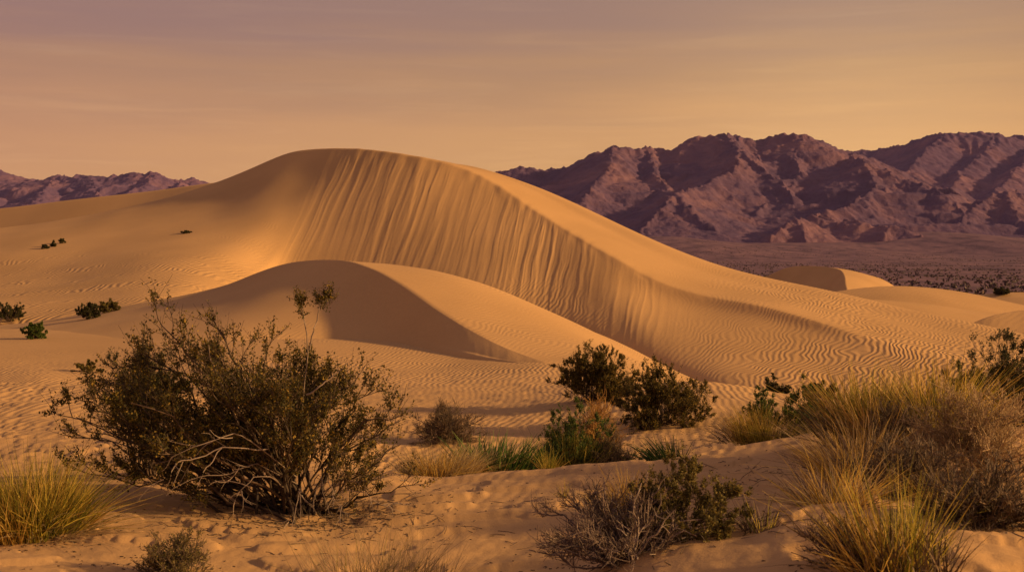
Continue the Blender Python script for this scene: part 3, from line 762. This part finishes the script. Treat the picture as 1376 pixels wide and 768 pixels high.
grass('grass_tuft', 'thin upright green gold tuft at the sand edge left of the dark green rounded bush', at,
      [('blades', 'greengold', 110, .07, .2, .38, .007, dict(lean=.5, curve=.3)), ('dry_blades', 'gold', 60, .09, .12, .3, .006, dict(lean=.8))], 512)
at = foot(760, 668)
grass('grass_tuft', 'small sparse grass sprig on the open sand, standing alone in a ring of rust litter', at,
      [('blades', 'greengold', 34, .04, .12, .27, .006, dict(lean=.4, curve=.3)), ('dry_blades', 'orange', 40, .10, .02, .07, .008, dict(lean=2.2))], 513)
# olive straw clumps right of centre
at = foot(1025, d=15.6)
shrub('rabbitbrush', 'small dark green dome of brush standing behind a wide olive and straw clump', at, .62, .66, 514, 'green_leaf', stems=30, b2=7, b3=6, lv=9, leaf_sz=(.013, .026), low=.35, base_r=.12)
at = foot(1035, d=14.4)
grass('grass_clump', 'wide olive and straw grass clump in front of the small dark green dome', at,
      [('blades', 'greengold', 700, .42, .3, .6, .006, dict(lean=.6, curve=.35, bx=1.2, by=.6)), ('dry_blades', 'gold', 520, .42, .25, .6, .006, dict(lean=.7, curve=.35, bx=1.2, by=.6)), ('dark_stems', 'brown_twig', 420, .42, .2, .45, .006, dict(lean=.8, bx=1.25, by=.6))], 515)
at = foot(1085, d=14.6)
shrub('brush', 'loose green leafed brush between the straw clump and the tall golden rushes', at, .80, .62, 516, 'green_leaf', 'brown_twig', stems=44, b2=6, b3=6, lv=7, leaf_sz=(.014, .028), base_r=.12)
at = foot(1040, d=29)
shrub('small_bush', 'low dark green bush peeking over the sand ridge at the toe of the large dune', at, 1.0, .62, 517, 'dark_leaf', stems=26, b2=7, b3=6, lv=7, leaf_sz=(.03, .06), group=None)
at = foot(1108, d=29)
shrub('small_bush', 'smaller dark bush over the ridge, half hidden by the tall golden rushes', at, .8, .62, 518, 'dark_leaf', stems=20, b2=7, b3=6, lv=7, leaf_sz=(.03, .06))
# left distance
for (px, py, w, h, mt, lab, sd) in [
   (14, 431, 1.5, .95, 'dark_leaf', 'dark bush at the left edge below the rippled dune foot', 520),
   (47, 455, 1.1, .85, 'green_leaf', 'leaning green bush on the pale slope, lowest of the bushes at far left', 521),
   (120, 428, .95, .85, 'dark_leaf', 'rounded dark bush beside an olive one where two dunes meet', 522),
   (147, 419, .95, .65, 'olive_leaf', 'olive bush on the dune line, right beside a rounded dark one', 523)]:
    at = foot(px, py); s_ = at[1] / 55
    shrub('small_bush', lab, at, w * s_, h * s_ * .85, sd, mt, stems=34, b2=7, b3=6, lv=9, leaf_sz=(.03, .065), low=.05, group='small bushes below the large dune')
for (px, py, w, h, lab, sd) in [(60, 334, .9, .5, 'leftmost tiny shrub of three dotting the bare flank of the large dune', 530), (72, 331, .7, .6, 'middle tiny shrub of three dotting the bare flank of the large dune', 531),
                    (83, 327, 1.0, .5, 'rightmost tiny shrub of three dotting the bare flank of the large dune', 532), (250, 313, 1.4, .3, 'lone flat tuft high on the bare flank of the large dune', 533)]:
    at = foot(px, py)
    shrub('tiny_shrub', lab, at, w * .72, h * .7, sd, 'dark_leaf', stems=18, b2=5, b3=4, lv=5, leaf_sz=(.05, .10), group='tiny shrubs on the dune flank')
at = Vector(P(1345, 394.5, 238))
shrub('small_bush', 'tiny dark bush on a far pale dune at the right edge of the valley', at, 3.6, 1.0, 534, 'dark_leaf', stems=26, b2=6, b3=5, lv=5, leaf_sz=(.2, .38), low=.05)
at = foot(218, d=25.4)
shrub('small_bush', 'low olive bush on the eroded bank behind the largest creosote', at, 1.3, .45, 535, 'dark_leaf', stems=26, b2=7, b3=6, lv=7, leaf_sz=(.03, .055), low=.02)
at = foot(115, 500, None)
shrub('small_bush', 'flat sparse olive plant on the low ridge left of the largest creosote', at, .9, .3, 536, 'olive_leaf', stems=20, b2=6, b3=5, lv=6, leaf_sz=(.03, .05), low=.02)

# ---- foreground plants
at = foot(42, 716)
grass('grass_clump', 'large green gold grass clump bushing up at the left edge', at,
      [('green_blades', 'greengold', 1500, .27, .45, .84, .0085, dict(lean=.33, curve=.3, bx=1.15)), ('gold_blades', 'gold', 900, .30, .3, .7, .008, dict(lean=.5, curve=.4, bx=1.15)), ('dry_blades', 'pale', 200, .30, .25, .6, .006, dict(lean=.9, curve=.8, droop=.6, bx=1.15)), ('thatch', 'brown_twig', 600, .30, .15, .45, .007, dict(lean=.7, curve=.5, bx=1.15))], 540)
at = foot(236, 772)
root = bare_shrub('low_shrub', 'small olive twiggy shrub sprouting from the sand at the bottom edge', at, .48, .3, 541, 'brown_twig', stems=60, b2=7, b3=5, rad_=(.004, .0025, .0018), leaf='olive_leaf', nl=6000)
at = foot(480, d=7.7)
grass('grass_clump', 'wispy pale yellow grass standing along the bottom edge', at,
      [('dry_blades', 'pale', 420, .5, .3, .68, .0045, dict(lean=.3, curve=.2, bx=1.0, by=.3)), ('green_blades', 'greengold', 160, .3, .3, .6, .005, dict(lean=.35, curve=.25, by=.35))], 542)
# dead grey shrub + leafy shrub + golden grass, centre foreground
at = foot(832, 752)
root = bare_shrub('dead_shrub', 'bleached grey dead shrub with bare tangled twigs in the centre foreground', at, 1.05, .50, 543, 'grey_twig', stems=60, b2=9, b3=6, rad_=(.007, .0035, .002), low=.05)
r = np.random.default_rng(62)
tips = dome_tips(r, 12, .5, .4, .52, .3); tips[:, 0] += .08
q = wobble(r, bez(np.c_[r.normal(size=(12, 2)) * .05, np.zeros(12)] + np.array([.1, -.15, 0]), tips * .5 + r.normal(size=(12, 3)) * .06, tips, 10), .05)
mesh_obj('bleached_stems', *join(tubes(q, .008, .003, 5), tubes(sprout(r, q, 70, .3, 1, .08, .22, .5, .2, 6, .4), .0035, .0015)), M['bare'], root)
at = foot(925, 724)
shrub('leafy_shrub', 'olive leafed shrub joined to the right side of the bleached dead shrub', at, .80, .50, 544, 'olive_leaf', 'brown_twig', stems=46, b2=7, b3=6, lv=6, leaf_sz=(.012, .026), low=.05, base_r=.12)
at = foot(846, 690)
grass('grass_clump', 'golden brown grass clump rising behind the bleached dead shrub', at,
      [('gold_blades', 'gold', 620, .22, .22, .5, .006, dict(lean=.55, curve=.3)), ('orange_blades', 'orange', 260, .22, .15, .42, .006, dict(lean=.6, curve=.3)), ('green_blades', 'greengold', 260, .2, .2, .45, .006, dict(lean=.5))], 545)
at = foot(1022, 706)
grass('grass_tuft', 'thin dark bladed tuft on the sand ledge beside the right hand brush', at,
      [('blades', 'brown_twig', 70, .10, .14, .33, .006, dict(lean=.5, curve=.3)), ('green_blades', 'greengold', 40, .10, .1, .28, .006, dict(lean=.6))], 546)

# ---- right hand mass
def rush(lab, at, n, w, h, seed, mats=('greengold', 'gold', 'brown_twig'), lean=.5, split=(.5, .35, .15), width=.005, tilt=(0, 0)):
    sp = []
    for nm, mt, fr_ in zip(('green_stems', 'gold_stems', 'dark_stems'), mats, split):
        sp.append((nm, mt, int(n * fr_), w / 2 * (.8 if nm != 'dark_stems' else .95), h * .45, h * (1.0 if nm != 'dark_stems' else .75), width, dict(lean=lean, curve=.28, tilt=tilt)))
    sp.append(('thatch', 'pale', int(n * .14), w / 2, h * .2, h * .7, width, dict(lean=lean * 1.7, curve=.6, droop=.5)))
    return grass('rush_clump', lab, at, sp, seed, cat='grass clump')
at = foot(1165, d=11.8)
rush('tall green gold rush clump at the back of the right hand brush, its left crown', at, 1700, .66, 1.02, 550, split=(.5, .3, .2), lean=.40, width=.0105)
at = foot(1255, d=11.4)
rush('tallest golden rush clump at the back of the right hand brush, its right crown', at, 1900, .76, 1.06, 551, split=(.4, .4, .2), lean=.42, width=.0105)
at = foot(1188, d=11.1)
rush('upright rust gold stems between the two tall rush crowns', at, 420, .34, .80, 560, mats=('gold', 'orange', 'brown_twig'), split=(.45, .45, .1), lean=.35, width=.009)
at = foot(1215, d=10.9)
bare_shrub('dry_brush', 'dark brown brush filling the gap below the two tall rush crowns', at, .9, .55, 558, 'brown_twig', stems=80, b2=9, b3=6, rad_=(.006, .003, .002), low=.1)
at = foot(1150, d=10.2)
rush('tawny dry rush clump leaning left in the middle of the right hand brush', at, 900, .7, .72, 552, width=.007, mats=('gold', 'straw', 'brown_twig'), split=(.3, .35, .35), lean=.85, tilt=(-.25, 0))
at = foot(1320, d=9.6)
bare_shrub('dry_brush', 'wide pale straw coloured bush of fine twigs at the right edge', at, 1.2, .70, 553, 'straw_twig', stems=62, b2=9, b3=6, rad_=(.006, .003, .002), leaf='pale', nl=14000)
at = foot(1330, 705)
bare_shrub('dead_shrub', 'dark tangled dead shrub low at the right edge under the pale straw bush', at, .95, .42, 554, 'brown_twig', stems=70, b2=9, b3=6, rad_=(.007, .0035, .002), low=.02)
at = foot(1215, d=9.0)
bare_shrub('dry_brush', 'dark twiggy brush under and between the splayed rush clumps at lower right', at, .95, .42, 555, 'brown_twig', stems=80, b2=8, b3=5, rad_=(.005, .003, .002), low=.02)
at = foot(1200, 770)
rush('green gold rush clump nearest the viewer at bottom right, splayed open from its base', at, 850, .55, .72, 556, split=(.5, .25, .25), lean=.30, width=.0085)
at = foot(1128, 756)
bare_shrub('dead_shrub', 'low grey dead twigs at the bottom edge left of the nearest rush clump', at, .55, .3, 561, 'grey_twig', stems=40, b2=7, b3=5, rad_=(.005, .0025, .0015), low=.02)
at = foot(1120, d=8.3)
rush('sparse tawny rush clump on the sand ledge, left foot of the right hand mass', at, 420, .5, .62, 557, width=.007, mats=('straw', 'gold', 'brown_twig'), split=(.4, .3, .3), lean=.8, tilt=(-.1, 0))
at = foot(1285, d=7.9)
rush('short olive rush tuft at the bottom edge right of the nearest splayed clump', at, 420, .4, .45, 559, split=(.4, .3, .3), lean=.7)

# ---- fallen twigs, leaf litter and crumbs of crust on the sand
def litter(name, spots, seed, mat, lo, hi, rad_):
    r = np.random.default_rng(seed); Pth = []
    for (px, py, sx, sy, n) in spots:
        c = foot(px, py); s_ = c[1] / F
        for _ in range(n):
            x = c[0] + r.normal() * sx * s_; y = c[1] + r.normal() * sy
            ok, loc, nn, i = ground.ray_cast(Vector((x, y, 50)), Vector((0, 0, -1)))
            if not ok: continue
            a = r.uniform(0, 6.28); ln = r.uniform(lo, hi)
            d = np.array([math.cos(a), math.sin(a) * 1, 0]) * ln / 2; p = np.array(loc) + np.array([0, 0, rad_ * .8])
            dz = np.array([nn[0], nn[1], 0]) @ d / max(nn[2], .2)
            dv = d - np.array([0, 0, dz])
            Pth.append([p - dv, p + r.normal(size=3) * ln * .1 * np.array([1, 1, .3]), p + dv])
    o = mesh_obj(name, *tubes(np.array(Pth), rad_, rad_ * .5, 4), M[mat]); tag(o, kind='stuff'); return o
litter('twig_litter', [(420,690,60,.35,520),(330,705,70,.35,110),(520,690,50,.4,90),(640,720,110,.9,70),(880,585,40,1.0,160),(960,585,40,1.0,90),(1300,690,50,.4,110),(830,755,50,.2,60),(1030,700,40,.3,50),(1000,640,40,.4,60)], 600, 'brown_twig', .03, .20, .003)
litter('leaf_litter', [(420,692,75,.45,700),(600,700,150,1.2,90),(100,720,80,.8,60),(760,672,22,.2,40),(900,600,60,.8,260),(1000,640,70,.5,90),(830,740,60,.3,260),(230,765,50,.2,120),(60,725,50,.3,160),(1180,760,60,.3,200),(480,640,60,.3,160),(700,660,160,.8,60)], 601, 'bark', .01, .03, .004)

# ---- scrub dotted over the far valley floor
r = np.random.default_rng(640); ns = 8000
sd_ = 330 + 2500 * r.random(ns) ** 1.15; sx_ = r.uniform(-.05, .47, ns) * sd_
sz_ = ground_h(sx_, sd_) ; sw_ = r.uniform(.4, 1.2, ns) * np.where(r.random(ns) < .1, 1.8, 1.0)
keep = (fbm(sx_ * .006, sd_ * .0025, 3, 77) + .25 * r.normal(size=ns)) > -.02
sx_, sd_, sz_, sw_ = sx_[keep], sd_[keep], sz_[keep], sw_[keep]; ns = len(sx_)
c_ = np.repeat(np.stack([sx_, sd_, sz_], -1), 9, 0); w_ = np.repeat(sw_, 9)[:, None]
off = r.normal(size=(ns * 9, 3)) * np.array([.45, .45, .22]) * w_; off[:, 2] = np.abs(off[:, 2])
v, f = leaves(r, c_ + off, .5, 1.3, .8, .6)
M['scrub'] = plant_mat('valley_scrub', [(0, (.045, .030, .028)), (.6, (.08, .052, .043)), (1, (.15, .095, .07))], 0)
tag(mesh_obj('desert_scrub', v, f, M['scrub'], smooth_sh=False), kind='stuff')

# ================================================================== AIR
hm, nt = new_mat('evening_air'); out = N(nt, 'ShaderNodeOutputMaterial'); pv = N(nt, 'ShaderNodeVolumePrincipled')
pv.inputs['Color'].default_value = (.46, .38, .74, 1); pv.inputs['Density'].default_value = HAZE; pv.inputs['Anisotropy'].default_value = 0.0
L(nt, pv.outputs[0], out.inputs['Volume'])
hv = np.array([(x, y, z) for x in (-5200, 5200) for y in (-300, 7800) for z in (-60, 900)], float)
hf = np.array([(0, 1, 3, 2), (4, 6, 7, 5), (0, 4, 5, 1), (2, 3, 7, 6), (0, 2, 6, 4), (1, 5, 7, 3)])
tag(mesh_obj('haze', hv, hf, hm, smooth_sh=False), kind='stuff')

# ================================================================== LIGHT, SKY, CAMERA
SUN_AZ, SUN_EL = 6.0, 17.0          # degrees towards the viewer from due right; height
az = math.radians(-SUN_AZ); el = math.radians(SUN_EL)
S = Vector((math.cos(az) * math.cos(el), math.sin(az) * math.cos(el), math.sin(el)))
sl = bpy.data.lights.new('sun', 'SUN'); sl.energy = 5.0; sl.angle = math.radians(2.5); sl.color = (1.0, 0.64, 0.28)
so = bpy.data.objects.new('sun', sl); COL.objects.link(so); so.rotation_euler = S.to_track_quat('Z', 'Y').to_euler(); so.location = (60, -20, 40)

w = bpy.data.worlds.new('World'); scene.world = w; w.use_nodes = True
nt = w.node_tree; nt.nodes.clear()
out = N(nt, 'ShaderNodeOutputWorld'); tc = N(nt, 'ShaderNodeTexCoord')
sep = N(nt, 'ShaderNodeSeparateXYZ'); L(nt, tc.outputs['Generated'], sep.inputs[0])
# dusk colours by elevation, with thin stratus bands
mpn = N(nt, 'ShaderNodeMapping'); mpn.inputs['Scale'].default_value = (1.6, 1.6, 22); mpn.inputs['Rotation'].default_value = (0.03, 0.02, 0); L(nt, tc.outputs['Generated'], mpn.inputs['Vector'])
cn = N(nt, 'ShaderNodeTexNoise'); cn.inputs['Scale'].default_value = 2.2; cn.inputs['Detail'].default_value = 5; cn.inputs['Roughness'].default_value = .55; L(nt, mpn.outputs[0], cn.inputs['Vector'])
zz = math_n(nt, 'ADD', sep.outputs['Z'], math_n(nt, 'MULTIPLY', math_n(nt, 'SUBTRACT', cn.outputs['Fac'], .5), .062))
rp = ramp(nt, [(0.0, (.78, .40, .145)), (.06, (.76, .40, .155)), (.10, (.67, .355, .155)), (.145, (.49, .275, .150)), (.185, (.355, .215, .168)), (.22,(.32,.203,.175)), (.40, (.29, .20, .20)), (1.0, (.26, .215, .275))])
L(nt, zz, rp.inputs['Fac'])
# mauve away from the sun side, yellower towards it
lf = N(nt, 'ShaderNodeMapRange'); lf.inputs['From Min'].default_value = -.40; lf.inputs['From Max'].default_value = .35; L(nt, sep.outputs['X'], lf.inputs['Value'])
tr = ramp(nt, [(0, (.88, .84, 1.02)), (.5, (1, 1, 1)), (1, (1.04, 1.04, .95))]); L(nt, lf.outputs['Result'], tr.inputs['Fac'])
mm = N(nt, 'ShaderNodeMix', data_type='RGBA', blend_type='MULTIPLY'); mm.inputs['Factor'].default_value = 1; L(nt, rp.outputs['Color'], mm.inputs['A']); L(nt, tr.outputs['Color'], mm.inputs['B'])
gd = Vector(P(1170, 205, 100) - np.array([0, 0, H])).normalized()
dp = N(nt, 'ShaderNodeVectorMath', operation='DOT_PRODUCT'); L(nt, tc.outputs['Generated'], dp.inputs[0]); dp.inputs[1].default_value = gd
gl = math_n(nt, 'MULTIPLY', math_n(nt, 'POWER', math_n(nt, 'MAXIMUM', dp.outputs['Value'], 0.0), 90.0), .16)
# thin wisps of lit cloud
mw = N(nt, 'ShaderNodeMapping'); mw.inputs['Scale'].default_value = (3.2, 3.2, 46); mw.inputs['Rotation'].default_value = (0.0, 0.05, 0.0); L(nt, tc.outputs['Generated'], mw.inputs['Vector'])
wn = N(nt, 'ShaderNodeTexNoise'); wn.inputs['Scale'].default_value = 2.0; wn.inputs['Detail'].default_value = 6; wn.inputs['Roughness'].default_value = .6; wn.inputs['Distortion'].default_value = .4; L(nt, mw.outputs[0], wn.inputs['Vector'])
wr = ramp(nt, [(.52, 0.0), (.72, 1.0)]); L(nt, wn.outputs['Fac'], wr.inputs['Fac'])
hi = N(nt, 'ShaderNodeMapRange'); hi.inputs['From Min'].default_value = .30; hi.inputs['From Max'].default_value = .12; L(nt, sep.outputs['Z'], hi.inputs['Value'])
wf = math_n(nt, 'MULTIPLY', math_n(nt, 'MULTIPLY', wr.outputs['Color'], hi.outputs['Result']), .055)
wl = math_n(nt, 'ADD', gl, wf)
gm = N(nt, 'ShaderNodeMix', data_type='RGBA', blend_type='ADD'); L(nt, wl, gm.inputs['Factor']); L(nt, mm.outputs['Result'], gm.inputs['A']); gm.inputs['B'].default_value = (1.0, .68, .28, 1)
mm = gm
b1 = N(nt, 'ShaderNodeBackground'); b1.inputs['Strength'].default_value = .77; L(nt, mm.outputs['Result'], b1.inputs['Color'])
sk = N(nt, 'ShaderNodeTexSky'); sk.sky_type = 'NISHITA'; sk.sun_disc = False; sk.sun_elevation = el; sk.sun_rotation = math.radians(90 + SUN_AZ); sk.dust_density = 4; sk.air_density = 1.5
tn = N(nt, 'ShaderNodeMix', data_type='RGBA', blend_type='MULTIPLY'); tn.inputs['Factor'].default_value = 1; L(nt, sk.outputs[0], tn.inputs['A']); tn.inputs['B'].default_value = (.30, .14, .06, 1)
b2 = N(nt, 'ShaderNodeBackground'); b2.inputs['Strength'].default_value = .05; L(nt, tn.outputs['Result'], b2.inputs['Color'])
ad = N(nt, 'ShaderNodeAddShader'); L(nt, b1.outputs[0], ad.inputs[0]); L(nt, b2.outputs[0], ad.inputs[1]); L(nt, ad.outputs[0], out.inputs['Surface'])

cam = bpy.data.cameras.new('camera'); co = bpy.data.objects.new('camera', cam); COL.objects.link(co)
co.location = (0, 0, H); co.rotation_euler = (math.pi / 2 - TH, 0, 0)
cam.sensor_width = 36; cam.lens = F / W0 * 36; cam.clip_start = .1; cam.clip_end = 40000
cam.dof.use_dof = True; cam.dof.focus_distance = 22; cam.dof.aperture_fstop = 5.6
scene.camera = co
vs = scene.view_settings; vs.view_transform = 'Standard'; vs.look = 'None'; vs.exposure = 0.25; vs.gamma = 1; vs.use_curve_mapping = False
scene.cycles.max_bounces = 5; scene.cycles.diffuse_bounces = 3
